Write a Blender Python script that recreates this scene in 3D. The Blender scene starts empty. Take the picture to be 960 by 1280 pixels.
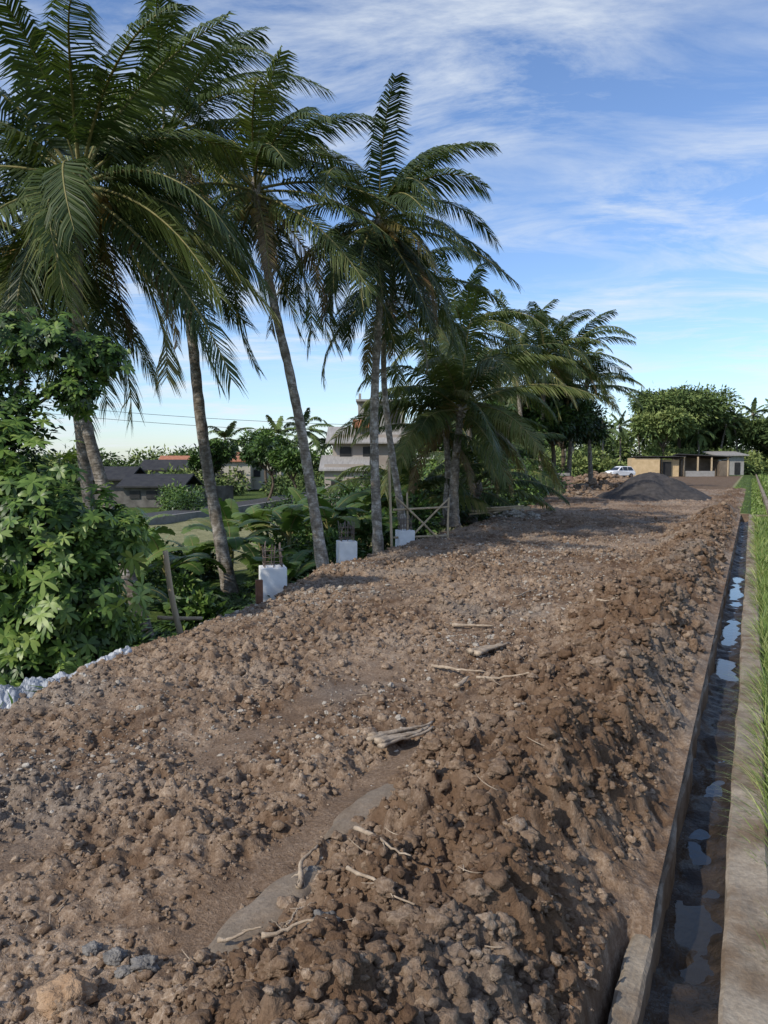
import bpy, bmesh, math, random
import numpy as np
from mathutils import Vector
RNG=np.random.default_rng(7)
random.seed(7)
scene=bpy.context.scene
C,S=0.9,0.435
def W(r,s): return s*C+r*S, -S*s+C*r
def RS(x,y): return S*x+C*y, C*x-S*y
def nrm(a): return a/np.maximum(np.linalg.norm(a,axis=-1,keepdims=True),1e-9)
def sm(x,a,b):
    t=np.clip((x-a)/(b-a),0,1); return t*t*(3-2*t)
# ---------- noise
def hsh(i,j,k):
    n=(i.astype(np.int64)*374761393+j.astype(np.int64)*668265263+k*1274126177)&0xffffffff
    n=((n^(n>>13))*1274126177)&0xffffffff
    n=((n^(n>>16))*2246822519)&0xffffffff
    n=n^(n>>15)
    return (n&0xffffff)/16777216.0
def vn(x,y,k=0):
    xi=np.floor(x);yi=np.floor(y);fx=x-xi;fy=y-yi
    fx=fx*fx*(3-2*fx);fy=fy*fy*(3-2*fy)
    a=hsh(xi,yi,k);b=hsh(xi+1,yi,k);c=hsh(xi,yi+1,k);d=hsh(xi+1,yi+1,k)
    return (a*(1-fx)+b*fx)*(1-fy)+(c*(1-fx)+d*fx)*fy-0.5
def fbm(x,y,o=4,k=0):
    s=0;a=1
    for i in range(o):
        s=s+a*vn(x*2**i+17.3*i,y*2**i-9.1*i,k+i);a*=.5
    return s
def bumps(x,y,cell,k,dens=.8):
    x=x/cell+0.7*vn(x/cell*1.7,y/cell*1.7,k+50);y=y/cell+0.7*vn(x*1.7,y/cell*1.7,k+51)
    xi=np.floor(x);yi=np.floor(y);out=np.zeros_like(x)
    for di in(-1,0,1):
        for dj in(-1,0,1):
            ci=xi+di;cj=yi+dj
            px=ci+hsh(ci,cj,k);py=cj+hsh(ci,cj,k+1)
            rad=.35+.6*hsh(ci,cj,k+2)
            on=hsh(ci,cj,k+3)<dens
            d2=((x-px)**2+(y-py)**2)/rad**2
            h=np.where(on,np.sqrt(np.clip(1-d2,0,1))*rad,0)
            out=np.maximum(out,h)
    return out*cell
# ---------- mesh building
def build(name,parts,mats,parent=None,smooth=False):
    Vs=[];Ls=[];sizes=[];mi=[];T=[];off=0
    for p in parts:
        V,F,m=p[0],p[1],p[2];t=p[3] if len(p)>3 else .5
        V=np.asarray(V,float).reshape(-1,3)
        Vs.append(V);T.append(np.broadcast_to(np.asarray(t,float),(len(V),)))
        Fl=F if isinstance(F,list) else [F]
        for f in Fl:
            f=np.atleast_2d(np.asarray(f,int))
            if f.size==0: continue
            Ls.append((f+off).ravel());sizes.append(np.full(len(f),f.shape[1]));mi.append(np.full(len(f),m))
        off+=len(V)
    V=np.concatenate(Vs);L=np.concatenate(Ls);sz=np.concatenate(sizes);mi=np.concatenate(mi);T=np.concatenate(T)
    me=bpy.data.meshes.new(name)
    me.vertices.add(len(V));me.vertices.foreach_set('co',V.astype(np.float32).ravel())
    me.loops.add(len(L));me.loops.foreach_set('vertex_index',L.astype(np.int32))
    me.polygons.add(len(sz));st=np.concatenate([[0],np.cumsum(sz)[:-1]])
    me.polygons.foreach_set('loop_start',st.astype(np.int32));me.polygons.foreach_set('loop_total',sz.astype(np.int32))
    for m in mats: me.materials.append(m)
    me.polygons.foreach_set('material_index',mi.astype(np.int32))
    me.polygons.foreach_set('use_smooth',np.full(len(sz),smooth,dtype=bool))
    a=me.attributes.new('tint','FLOAT','POINT');a.data.foreach_set('value',T.astype(np.float32))
    me.update(calc_edges=True);me.validate()
    o=bpy.data.objects.new(name,me);scene.collection.objects.link(o)
    if parent: o.parent=parent
    return o
def empty(name):
    o=bpy.data.objects.new(name,None);scene.collection.objects.link(o);return o
def tube(P,R,n=8,cap=True):
    P=np.asarray(P,float);R=np.asarray(R,float);K=len(P)
    R=np.broadcast_to(R,(K,))
    T=nrm(np.gradient(P,axis=0))
    ref=np.array([0,1.,0]) if abs(T[0][1])<.8 else np.array([1.,0,0])
    u=nrm(np.cross(T,ref));v=np.cross(T,u)
    a=np.linspace(0,2*np.pi,n,endpoint=False)
    V=P[:,None]+R[:,None,None]*(np.cos(a)[None,:,None]*u[:,None]+np.sin(a)[None,:,None]*v[:,None])
    i=np.arange(K-1)[:,None]*n;j=np.arange(n)[None];j2=(j+1)%n
    F=np.stack([i+j,i+j2,i+n+j2,i+n+j],-1).reshape(-1,4)
    Fs=[F]
    if cap: Fs+= [np.arange(n)[None,::-1],(np.arange(n)+(K-1)*n)[None]]
    return V.reshape(-1,3),Fs
def spline(pts,K):
    pts=np.asarray(pts,float);n=len(pts);t=np.linspace(0,n-1,K)
    P=np.vstack([2*pts[0]-pts[1],pts,2*pts[-1]-pts[-2]])
    i=np.minimum(t.astype(int),n-2);f=(t-i)[:,None]
    a,b,c,d=P[i],P[i+1],P[i+2],P[i+3]
    return .5*((2*b)+(-a+c)*f+(2*a-5*b+4*c-d)*f**2+(-a+3*b-3*c+d)*f**3)
def box(c,d,rz=0,rx=0,ry=0):
    c=np.array(c,float);h=np.array(d,float)/2
    V=np.array([[x,y,z] for x in(-1,1) for y in(-1,1) for z in(-1,1)],float)*h
    for ax,a in((0,rx),(1,ry),(2,rz)):
        if a:
            ca,sa=math.cos(a),math.sin(a);i,j=[(1,2),(2,0),(0,1)][ax]
            vi=V[:,i]*ca-V[:,j]*sa;vj=V[:,i]*sa+V[:,j]*ca;V[:,i]=vi;V[:,j]=vj
    F=np.array([[0,1,3,2],[4,6,7,5],[0,4,5,1],[2,3,7,6],[0,2,6,4],[1,5,7,3]])
    return V+c,F
def ribbons(B,d1,d2,wv,L,Wd,rows=((0,.35),(.5,.5),(1,.08)),fold=0):
    n=len(B);L=np.broadcast_to(np.asarray(L,float),(n,))[:,None];Wd=np.broadcast_to(np.asarray(Wd,float),(n,))[:,None]
    R=[]
    for t,w in rows:
        c=B+L*(d1*(t-t*t*.5)+d2*(t*t*.5))
        R+= [c-wv*Wd*w,c+wv*Wd*w]
    k=len(R);V=np.stack(R,1).reshape(-1,3)
    o=np.arange(n)[:,None]*k
    F=[np.concatenate([o+2*i,o+2*i+1,o+2*i+3,o+2*i+2],1) for i in range(k//2-1)]
    return V,np.concatenate(F),k
# ---------- materials
def mat(name,rough=.8,spec=.3):
    m=bpy.data.materials.new(name);m.use_nodes=True;nt=m.node_tree
    b=nt.nodes['Principled BSDF'];b.inputs['Roughness'].default_value=rough
    b.inputs['Specular IOR Level'].default_value=spec
    return m,nt,b
def N(nt,t,**kw):
    n=nt.nodes.new(t)
    for k,v in kw.items(): setattr(n,k,v)
    return n
def noise(nt,scale,detail=4,rough=.55,vec=None,coord='Object',dist=0):
    tc=N(nt,'ShaderNodeTexCoord');n=N(nt,'ShaderNodeTexNoise')
    n.inputs['Scale'].default_value=scale;n.inputs['Detail'].default_value=detail;n.inputs['Roughness'].default_value=rough
    n.inputs['Distortion'].default_value=dist
    if vec:
        mp=N(nt,'ShaderNodeMapping');mp.inputs['Scale'].default_value=vec
        nt.links.new(tc.outputs[coord],mp.inputs[0]);nt.links.new(mp.outputs[0],n.inputs['Vector'])
    else: nt.links.new(tc.outputs[coord],n.inputs['Vector'])
    return n.outputs['Fac']
def ramp(nt,fac,st):
    r=N(nt,'ShaderNodeValToRGB');e=r.color_ramp.elements
    while len(e)<len(st): e.new(.5)
    for el,(p,c) in zip(e,st):
        el.position=p;el.color=(c,c,c,1) if isinstance(c,(int,float)) else (*c,1)
    nt.links.new(fac,r.inputs[0]);return r.outputs[0]
def mix(nt,f,a,b,mode='MIX'):
    m=N(nt,'ShaderNodeMix',data_type='RGBA',blend_type=mode)
    for i,x in((0,f),(6,a),(7,b)):
        if isinstance(x,bpy.types.NodeSocket): nt.links.new(x,m.inputs[i])
        elif i==0: m.inputs[0].default_value=x
        else: m.inputs[i].default_value=(*x,1)
    return m.outputs[2]
def mth(nt,op,a,b=None):
    m=N(nt,'ShaderNodeMath',operation=op)
    for i,x in((0,a),(1,b)):
        if x is None: continue
        if isinstance(x,bpy.types.NodeSocket): nt.links.new(x,m.inputs[i])
        else: m.inputs[i].default_value=x
    return m.outputs[0]
def attr(nt,name='tint'):
    a=N(nt,'ShaderNodeAttribute');a.attribute_name=name;return a.outputs['Fac']
def bump(nt,b,h,st=.4,dist=.02):
    n=N(nt,'ShaderNodeBump');n.inputs['Strength'].default_value=st;n.inputs['Distance'].default_value=dist
    nt.links.new(h,n.inputs['Height']);nt.links.new(n.outputs[0],b.inputs['Normal'])
def simple(name,c1,c2,scale=4,rough=.8,bs=.3,bd=.01,vec=None,spec=.3):
    m,nt,b=mat(name,rough,spec);n=noise(nt,scale,4,.6,vec)
    nt.links.new(ramp(nt,n,[(.3,c1),(.7,c2)]),b.inputs['Base Color'])
    if bs: bump(nt,b,noise(nt,scale*4,3,.6,vec),bs,bd)
    return m
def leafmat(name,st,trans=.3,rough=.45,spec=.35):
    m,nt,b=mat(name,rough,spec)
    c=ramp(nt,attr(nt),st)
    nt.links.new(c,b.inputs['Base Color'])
    if trans>0:
        t=N(nt,'ShaderNodeBsdfTranslucent');c2=mix(nt,1,c,(1.3,1.5,.7),'MULTIPLY');nt.links.new(c2,t.inputs[0])
        ms=N(nt,'ShaderNodeMixShader');ms.inputs[0].default_value=trans
        nt.links.new(b.outputs[0],ms.inputs[1]);nt.links.new(t.outputs[0],ms.inputs[2])
        nt.links.new(ms.outputs[0],nt.nodes['Material Output'].inputs[0])
    return m
def soilmat(name):
    m,nt,b=mat(name,.9,.15)
    big=noise(nt,.55,2,.5);med=noise(nt,4,3,.65);fine=noise(nt,48,4,.75)
    base=ramp(nt,med,[(.25,(.088,.051,.030)),(.5,(.152,.094,.057)),(.75,(.225,.15,.096))])
    base=mix(nt,.6,base,ramp(nt,fine,[(.3,.5),(.6,1.)]),'MULTIPLY')
    dry=ramp(nt,fine,[(.3,(.19,.13,.086)),(.5,(.32,.235,.165)),(.7,(.53,.43,.33))])
    c=mix(nt,attr(nt),base,dry)
    grey=ramp(nt,fine,[(.3,(.14,.12,.10)),(.7,(.36,.325,.28))])
    gm=ramp(nt,big,[(.54,0.),(.66,.45)])
    c=mix(nt,gm,c,grey)
    nt.links.new(c,b.inputs['Base Color'])
    bump(nt,b,fine,.9,.022);return m
SOIL=soilmat('soil')
def groundmat():
    m,nt,b=mat('ground_cover',.95,.1)
    n=noise(nt,2.5,5,.7)
    g=ramp(nt,n,[(.3,(.04,.065,.018)),(.6,(.09,.13,.035)),(.8,(.16,.18,.06))])
    d=ramp(nt,n,[(.3,(.15,.155,.07)),(.7,(.34,.32,.18))])
    s=ramp(nt,n,[(.3,(.10,.066,.043)),(.7,(.22,.155,.105))])
    a=attr(nt)
    c=mix(nt,ramp(nt,a,[(.3,0.),(.45,1.)]),g,d)
    c=mix(nt,ramp(nt,a,[(.6,0.),(.85,1.)]),c,s)
    nt.links.new(c,b.inputs['Base Color']);bump(nt,b,noise(nt,9,4,.7),.8,.1);return m
GROUND=groundmat()
def conc(name,a,b_,mossy=.0):
    m,nt,b=mat(name,.9,.2)
    n=noise(nt,3,5,.65);f=noise(nt,40,4,.7)
    c=ramp(nt,n,[(.3,a),(.7,b_)])
    c=mix(nt,.6,c,ramp(nt,f,[(.3,.5),(.65,1.0)]),'MULTIPLY')
    if mossy: c=mix(nt,ramp(nt,noise(nt,1.6,5,.7),[(.46,0.),(.60,mossy)]),c,(.15,.10,.06))
    nt.links.new(c,b.inputs['Base Color']);bump(nt,b,f,.8,.01);return m
CONC=conc('old_concrete',(.23,.185,.135),(.42,.36,.28),.8)
CONCW=simple('fresh_concrete',(.66,.66,.65),(.82,.82,.81),5,.85,.2)
CONCG=conc('grey_render',(.26,.25,.235),(.38,.37,.35))
SLAB=conc('muddy_concrete',(.17,.135,.10),(.27,.22,.17),.4)
MUD=simple('wet_mud',(.014,.012,.010),(.05,.038,.029),9,.42,.7,.015,spec=.3)
def watermat():
    m,nt,b=mat('water',.08,.35);b.inputs['Base Color'].default_value=(.02,.017,.013,1)
    bump(nt,b,noise(nt,14,3),.15,.01);return m
WATER=watermat()
PALM=leafmat('palm_leaf',[(0,(.02,.036,.013)),(.45,(.052,.078,.023)),(.7,(.12,.145,.04)),(.85,(.22,.19,.07)),(1,(.19,.125,.07))],.22,.45)
LEAF=leafmat('broad_leaf',[(0,(.014,.032,.01)),(.5,(.05,.095,.02)),(.8,(.10,.175,.033)),(1,(.17,.23,.055))],0,.42)
SHRUB=leafmat('shrub_leaf',[(0,(.014,.032,.01)),(.5,(.055,.105,.022)),(.8,(.115,.19,.035)),(1,(.20,.27,.065))],.15,.42)
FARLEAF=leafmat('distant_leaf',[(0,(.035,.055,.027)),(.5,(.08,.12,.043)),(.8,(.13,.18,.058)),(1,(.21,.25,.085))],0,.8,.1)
BAN=leafmat('banana_leaf',[(0,(.035,.065,.018)),(.5,(.08,.14,.032)),(.8,(.15,.21,.06)),(1,(.24,.18,.09))],.25,.42)
RICE=leafmat('rice_leaf',[(0,(.06,.10,.022)),(.5,(.13,.205,.038)),(1,(.31,.32,.12))],0,.5)
def trunkmat(name,k):
    m,nt,b=mat(name,.95,.1)
    n=noise(nt,6,5,.7);r=noise(nt,5,3,.6,(1,1,5),dist=.4)
    c=ramp(nt,n,[(.3,tuple(k*v for v in(.09,.072,.055))),(.5,tuple(k*v for v in(.19,.165,.135))),(.66,tuple(k*v for v in(.40,.37,.33)))])
    c=mix(nt,.5,c,ramp(nt,r,[(.38,.4),(.55,1.)]),'MULTIPLY')
    nt.links.new(c,b.inputs['Base Color']);bump(nt,b,r,.9,.04);return m
TRUNK=trunkmat('palm_trunk',1.0);TRUNKP=trunkmat('pale_palm_trunk',1.5)
RACH=simple('palm_rachis',(.12,.13,.04),(.24,.2,.08),5,.6,0)
NUT=simple('coconut_husk',(.17,.12,.03),(.30,.20,.055),3,.5,.1)
BARK=simple('bark',(.06,.045,.03),(.15,.12,.09),8,.95,.8,.02,(1,1,.3))
WOOD=simple('pale_wood',(.34,.26,.16),(.55,.43,.29),6,.85,.5,.01,(1,1,.2))
DRYW=simple('dry_root_wood',(.22,.165,.115),(.46,.375,.28),16,.9,.9,.008)
STEEL=simple('rusty_rebar',(.10,.06,.045),(.2,.17,.15),20,.7,0)
ROOFD=simple('dark_roof',(.022,.022,.026),(.045,.045,.045),2,.8,.3)
ROOFG=simple('grey_sheet_roof',(.24,.23,.22),(.36,.345,.325),1.5,.7,.3,.02,(6,1,1))
TILE=simple('red_roof_tile',(.28,.11,.06),(.42,.19,.12),3,.8,.4,.03)
PLY=simple('plywood',(.42,.31,.17),(.56,.42,.25),1.5,.8,.2)
CREAM=simple('cream_plaster',(.34,.31,.25),(.44,.41,.34),1,.9,.1)
ASPH=simple('asphalt',(.045,.045,.047),(.07,.07,.07),2,.9,.3)
DARK=simple('dark_opening',(.012,.012,.012),(.03,.03,.03),2,.6,0)
STONE=simple('field_stone',(.19,.165,.135),(.46,.415,.35),9,.9,.8,.01)
GREYST=simple('grey_stone',(.11,.105,.10),(.24,.225,.205),14,.9,.9,.02)
TAN=simple('tan_stone',(.24,.145,.08),(.40,.28,.18),12,.9,.9,.02)
SAND=simple('dark_volcanic_sand',(.032,.029,.028),(.075,.067,.063),4,.95,.9,.03)
PLAST=simple('plastic_sheet',(.17,.19,.21),(.50,.52,.55),7,.38,.3,.02,spec=.5)

# ---------- terrain functions
EY=[-40,0,6.13,8.6,11.2,15.2,18.1,23.2,31.7,54,120,1500]
EX=[-16,-4.6,-3.15,-2.65,-1.75,-1.2,0.0,1.9,5.3,12.6,31,480]
def edged(x,y): 
    e=np.interp(y,EY,EX)+.35*fbm(x*.3+3,y*.6,3,5)
    return (x-e)*.93
def ridge(r,s):
    w=.22*vn(r*.6,r*0+3,31)+.12*vn(r*1.7,r*0+9,33)
    a=np.clip((-.34-s)/(.62+w),0,1)
    a=a*a*(3-2*a)*.75+.25*a
    b=1-sm(-s,1.0+w,2.2+1.6*w)
    return a*b*(.31+.22*vn(r*.9,r*0+1,37)+.12*vn(r*2.1,s*2,38))
def macro(x,y):
    x=np.asarray(x,float);y=np.asarray(y,float)
    r,s=RS(x,y);d=edged(x,y)
    low=-1.35+.18*fbm(x*.25,y*.25,3,9)
    k=sm(d,-1.5,.25)
    und=.13*fbm(x*.35,y*.35,3,21)*sm(-s,.5,1.4)+.08*fbm(x*1.1,y*1.1,3,24)*sm(-s,.6,1.2)
    top=und+ridge(r,s)*(1-sm(r,34,38))-.04*np.exp(-((d-.3)/.5)**2)*(1-sm(y,30,50))
    z=low*(1-k)+top*k
    return z
def track(r,s):
    w=.12*np.sin(r*.5)
    t=np.maximum(np.exp(-((s+1.98+w)/.14)**4),.9*np.exp(-((s+3.3+w)/.18)**4))
    t=t*(1-sm(r,6,10))*sm(vn(r*1.1,s*.8,77),-.16,.02)
    t2=np.exp(-((s+1.90)/.13)**4)*(np.exp(-((r-2.75)/.42)**6)+np.exp(-((r-3.72)/.40)**6))
    return np.clip(np.maximum(t,t2),0,1)
def fine(x,y,full=True):
    r,s=RS(x,y);d=edged(x,y)
    rid=np.clip(ridge(r,s)/.25,0,1)
    tr=track(r,s)
    lumps=sm(fbm(x*.9,y*.9,3,61),-.45,.35)
    rough=np.clip(.42+.75*lumps+.35*rid,.3,1.4)*(1-.93*tr)*sm(d,-2,-.2)*sm(-s,.33,.43)
    c1=bumps(x,y,.34,100,.6)*.26*np.clip(rid*1.2+.12+fbm(x*.4,y*.4,2,63),.0,1)
    c2=bumps(x,y,.17,110,.6)*.42*np.clip(.5+.6*rid,0,1)
    c3=bumps(x,y,.085,120,.7)*.55*np.clip(.85+.2*rid,0,1)
    c4=bumps(x,y,.042,130,.8)*.68
    f=c1+c2+c3+c4
    z=(f+.05*fbm(x*3,y*3,4,70)+.055*fbm(x*13,y*13,3,75))*rough-.02*tr
    crust=np.clip(((c3+c4)/.045*.4-.12+.9*fbm(x*.8,y*.8,3,90)+.6*fbm(x*9,y*9,2,93)+.32-.45*rid),0,1)*(1-.7*tr)+.25*tr
    return z-.055*np.clip(rough,0,1),crust
def Hf(x,y):
    x=np.asarray(x,float);y=np.asarray(y,float);return macro(x,y)+fine(x,y)[0]

rl=[.7]
while rl[-1]<70: rl.append(rl[-1]+max(.011,.0042*rl[-1]))
rl=np.array(rl)
sl=[-.345]
while sl[-1]>-15: sl.append(sl[-1]-(.015 if sl[-1]>-4.4 else .015+.009*(-4.4-sl[-1])))
sl=np.array(sl)
Rg,Sg=np.meshgrid(rl,sl,indexing='ij')
X,Y=W(Rg,Sg)
m0=macro(X,Y);fz,cr=fine(X,Y)
Z=m0+fz-.12*sm(-Sg,13.5,15)-.12*sm(Rg,67,70)
Z=Z-.30*(1-sm(-Sg,.42,.50))*(1-sm(Rg,3.0,3.6))
nr,nc=Rg.shape
I=np.arange(nr*nc).reshape(nr,nc)
F=np.stack([I[:-1,:-1],I[1:,:-1],I[1:,1:],I[:-1,1:]],-1).reshape(-1,4)
dd=edged(X,Y)
dfc=dd[:-1,:-1].ravel()
mi_soil=F[dfc>-.9];mi_gr=F[dfc<=-.9]
V=np.stack([X,Y,Z],-1).reshape(-1,3)
def sub(V,F,T):
    used=np.unique(F);remap=np.zeros(len(V),int);remap[used]=np.arange(len(used))
    return V[used],remap[F],0,(T[used] if T is not None else .5)
build('excavated_soil_ground',[sub(V,mi_soil,cr.ravel())],[SOIL],smooth=True)
g=sub(V,mi_gr,None)
yy=g[0][:,1];build('garden_ground',[(g[0],g[1],0,np.where((yy>24)&(yy<46),.5,.12))],[GROUND],smooth=True)
gs=np.concatenate([-np.geomspace(1500,16,40),np.arange(-15,-.9,.7),[-.62,-.50,-.38,-.02,.06,.3,1,2,3,4,6,8,12],np.geomspace(16,1500,30)])
gr=np.concatenate([[-60,-30,-10,-4,-1],np.arange(0,33.1,1.1),[33.6,34.2,36],np.geomspace(38,2500,60)])
Rg,Sg=np.meshgrid(gr,gs,indexing='ij');X,Y=W(Rg,Sg)
Z=macro(X,Y)
inpad=(Sg<-.4)&(Sg>-15.5)&(Rg<70)
Z=np.where(inpad,Z-.25-.2*(Sg>-2.3),Z)
Z=np.where((Sg>-.55)&(Sg<-.0)&(Rg<33.4),-.75,Z)
Z=np.where((Sg>=-.0)&(Rg<400),-.10+.03*fbm(X*.3,Y*.3,2,3),Z)
d=edged(X,Y)
soil=(d>-.5)&(Sg<-1.2)&(Rg<140)|((Sg<.3)&(Rg<34)&(d>0))
T=np.where(soil,1.,0.)
ul=X/np.maximum(Y,1)
field=(~soil)&(Y>24)&(Y<46)&(ul<-.1)&(ul>-.9)
T=np.where(field,.5,T)
nr,nc=Rg.shape;I=np.arange(nr*nc).reshape(nr,nc)
F=np.stack([I[:-1,:-1],I[1:,:-1],I[1:,1:],I[:-1,1:]],-1).reshape(-1,4)
build('ground',[(np.stack([X,Y,Z],-1).reshape(-1,3),F,0,T.ravel())],[GROUND],smooth=True)
# exposed strips of an old buried slab
for (r0,r1,k) in ((2.36,3.12,0),(3.36,4.08,3)):
    u,v=np.meshgrid(np.linspace(0,1,60),np.linspace(0,1,16),indexing='ij')
    rr=r0+(r1-r0)*u+.10*(v-.5)+.05*fbm(v*3,u*0+k,3,840);end=np.sin(np.pi*np.clip(u,0.02,.98))**.3
    ss=-1.90+(v-.5)*.25*end+.03*fbm(u*5,v*2,3,850+k)
    x,y=W(rr,ss);zc=macro(x,y);z=zc.mean()+(zc-zc.mean())*.5+.014+.008*fbm(x*12,y*12,3,860)-.03*(1-np.sin(v*np.pi)**.3)-.03*(1-end)
    I=np.arange(u.size).reshape(u.shape);F=np.stack([I[:-1,:-1],I[1:,:-1],I[1:,1:],I[:-1,1:]],-1).reshape(-1,4)
    build('old_concrete_slab',[(np.stack([x,y,z],-1).reshape(-1,3),F,0)],[SLAB],smooth=True)

# ---------- channel + walls
def strip(name,s0,s1,zt,zb,r0,r1,m,step=.05,jit=.008,k=0):
    r=np.arange(r0,r1,step);n=len(r)
    mids=list(np.linspace(s0+.014,s1-.014,8))
    prof=[(s0,zb),(s0,zt-.014)]+[(q,zt) for q in mids]+[(s1,zt-.014),(s1,zb)]
    rows=[]
    for i,(s,z) in enumerate(prof):
        ss=s+jit*1.6*fbm(r*2.5,r*0+s*3,5,k);zz=z+jit*1.8*fbm(r*5,r*0+s*9+5,5,k+3)
        x,y=W(r,ss);rows.append(np.stack([x,y,zz],-1))
    V=np.stack(rows,1).reshape(-1,3);p=len(prof)
    i=np.arange(n-1)[:,None]*p;j=np.arange(p-1)[None]
    F=np.stack([i+j,i+p+j,i+p+j+1,i+j+1],-1).reshape(-1,4)
    caps=[np.arange(p)[None],(np.arange(p)+(n-1)*p)[None,::-1]]
    return build(name,[(V,[F]+caps,0)],[m],smooth=False)
ch=empty('irrigation_channel')
strip('left_lining',-.43,-.335,-.075,-.6,.6,33.2,CONC,jit=.018,k=200).parent=ch
strip('right_wall',-.055,.135,.035,-.6,.6,32.6,CONC,jit=.012,k=210).parent=ch
strip('field_kerb_wall',.62,.80,.16,-.4,32.2,230,CONC,step=.4,jit=.01,k=220)
strip('cross_wall',-.055,.8,.03,-.4,32.65,33.0,CONC,jit=.006,k=230).parent=ch
r=np.arange(.6,33.2,.03);s=np.linspace(-.345,-.045,18);Rg,Sg=np.meshgrid(r,s,indexing='ij');X,Y=W(Rg,Sg)
mz=-.300+.075*fbm(X*1.1,Y*1.1,3,300)+.055*fbm(X*6,Y*6,4,305)+.05*((Sg+.2)/.15)**2-.045*sm(Rg,8,10)*(1-sm(Rg,14,20))-.035*np.exp(-((Rg-4)/.5)**2)
nr,nc=Rg.shape;I=np.arange(nr*nc).reshape(nr,nc)
F=np.stack([I[:-1,:-1],I[1:,:-1],I[1:,1:],I[:-1,1:]],-1).reshape(-1,4)
build('mud_bed',[(np.stack([X,Y,mz],-1).reshape(-1,3),F,0)],[MUD],ch,True)
a=W(.6,-.34);b=W(33.2,-.34);c=W(33.2,-.05);d=W(.6,-.05)
build('water',[([(*a,-.333),(*b,-.333),(*c,-.333),(*d,-.333)],[[0,3,2,1]],0)],[WATER],ch)

# ---------- clods / stones
def ico(sub):
    bm=bmesh.new();bmesh.ops.create_icosphere(bm,subdivisions=sub,radius=1)
    V=np.array([v.co[:] for v in bm.verts]);F=np.array([[v.index for v in f.verts] for f in bm.faces]);bm.free();return V,F
from mathutils import noise as mn
def variants(sub,n,amp=.38):
    V,F=ico(sub);out=[]
    for k in range(n):
        d=np.array([mn.noise(Vector(v)*1.3+Vector((k*7.1,3,1)))*amp*1.4+mn.noise(Vector(v)*3.1+Vector((k*3.1,9,1)))*amp*.9+(mn.noise(Vector(v)*7+Vector((k,2,5)))*amp*.55) for v in V])
        out.append(V*(1+d)[:,None])
    return out,F
def scatter(P,size,sub,tint,flat=.75,nv=8,amp=.38):
    vs,F=variants(sub,nv,amp);parts=[]
    ch_=RNG.integers(0,nv,len(P))
    for k in range(nv):
        ix=np.where(ch_==k)[0]
        if not len(ix): continue
        q=nrm(RNG.normal(size=(len(ix),4)));w,x,y,z=q.T
        M=np.stack([1-2*(y*y+z*z),2*(x*y-z*w),2*(x*z+y*w),2*(x*y+z*w),1-2*(x*x+z*z),2*(y*z-x*w),2*(x*z-y*w),2*(y*z+x*w),1-2*(x*x+y*y)],-1).reshape(-1,3,3)
        sc=RNG.uniform(.7,1.2,(len(ix),1,3))
        V=np.einsum('nij,nvj->nvi',M,vs[k][None]*sc)*size[ix][:,None,None]
        V[:,:,2]*=flat
        V=V+P[ix][:,None]
        nvv=V.shape[1]
        FF=(F[None]+np.arange(len(ix))[:,None,None]*nvv).reshape(-1,3)
        parts.append((V.reshape(-1,3),FF,0,np.repeat(tint[ix],nvv)))
    return parts
def place(n,rmin,rmax,smin,smax,srange,keep,power=2.2,sink=.25,flatk=0):
    u=RNG.random(n);r=rmin*(rmax/rmin)**u
    s=-RNG.uniform(-smax,-smin,n)
    x,y=W(r,s);d=edged(x,y)
    lo,hi=srange
    sz=lo*(1-RNG.random(n)*(1-(lo/hi)**power))**(-1/power)
    sz=sz*np.clip(r/5,.8,2.0)**.6
    if flatk: sz=sz*(flatk+(1-flatk)*np.clip(ridge(r,s)/.25,0,1))
    k=RNG.random(n)<keep(r,s,d)
    r,s,x,y,sz=r[k],s[k],x[k],y[k],sz[k]
    z=Hf(x,y)+sz*sink
    return np.stack([x,y,z],-1),sz,r,s
def kp(r,s,d):
    rid=np.clip(ridge(r,s)/.25,0,1);x,y=W(r,s)
    lumps=sm(fbm(x*.9,y*.9,3,61),-.45,.25)
    return np.clip((.35+.55*lumps+.5*rid)*(1-.97*track(r,s)),0,1)*(d>-.5)*(s<-.46)
P,sz,r_,s_=place(80000,1.6,32,-8.6,-.38,(.010,.065),kp,1.95,.25,.66)
rid_=np.clip(ridge(r_,s_)/.25,0,1)
tn=np.clip(RNG.normal(.6,.28,len(P))-.45*rid_,0,1)
A=sz>.036;B=(sz<=.036)&((sz/np.maximum(r_,2))>.0038);Cc=~(A|B)
parts=scatter(P[A],sz[A],3,tn[A])+scatter(P[B],sz[B],2,tn[B],amp=.5)+scatter(P[Cc],sz[Cc],1,tn[Cc],amp=.6)
build('soil_clods',parts,[SOIL],smooth=True)
print('clods',A.sum(),B.sum(),Cc.sum())
def kb(r,s,d): return np.clip(ridge(r,s)/.25,0,1)*(s<-.5)
P,sz,_,_=place(420,1.8,26,-2.3,-.5,(.04,.085),kb,2.6,.05)
build('large_soil_clods',scatter(P,sz,4,np.clip(RNG.normal(.12,.12,len(P)),0,1),.8,6,.5),[SOIL],smooth=True)
def kg(r,s,d): return (d>-.2)*(s<-1.6)*np.clip(.4+1.7*vn(r*.6,s*.7,500),0,1)*(1-.9*track(r,s))*sm(-s,1.5,3.)
P,sz,r_,_=place(24000,1.6,28,-8,-1.4,(.006,.032),kg,2.2,.3)
A=(sz/np.maximum(r_,2))>.004
build('gravel_stones',scatter(P[A],sz[A],2,np.full(A.sum(),.5))+scatter(P[~A],sz[~A],1,np.full((~A).sum(),.5),amp=.6),[STONE],smooth=False)
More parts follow.
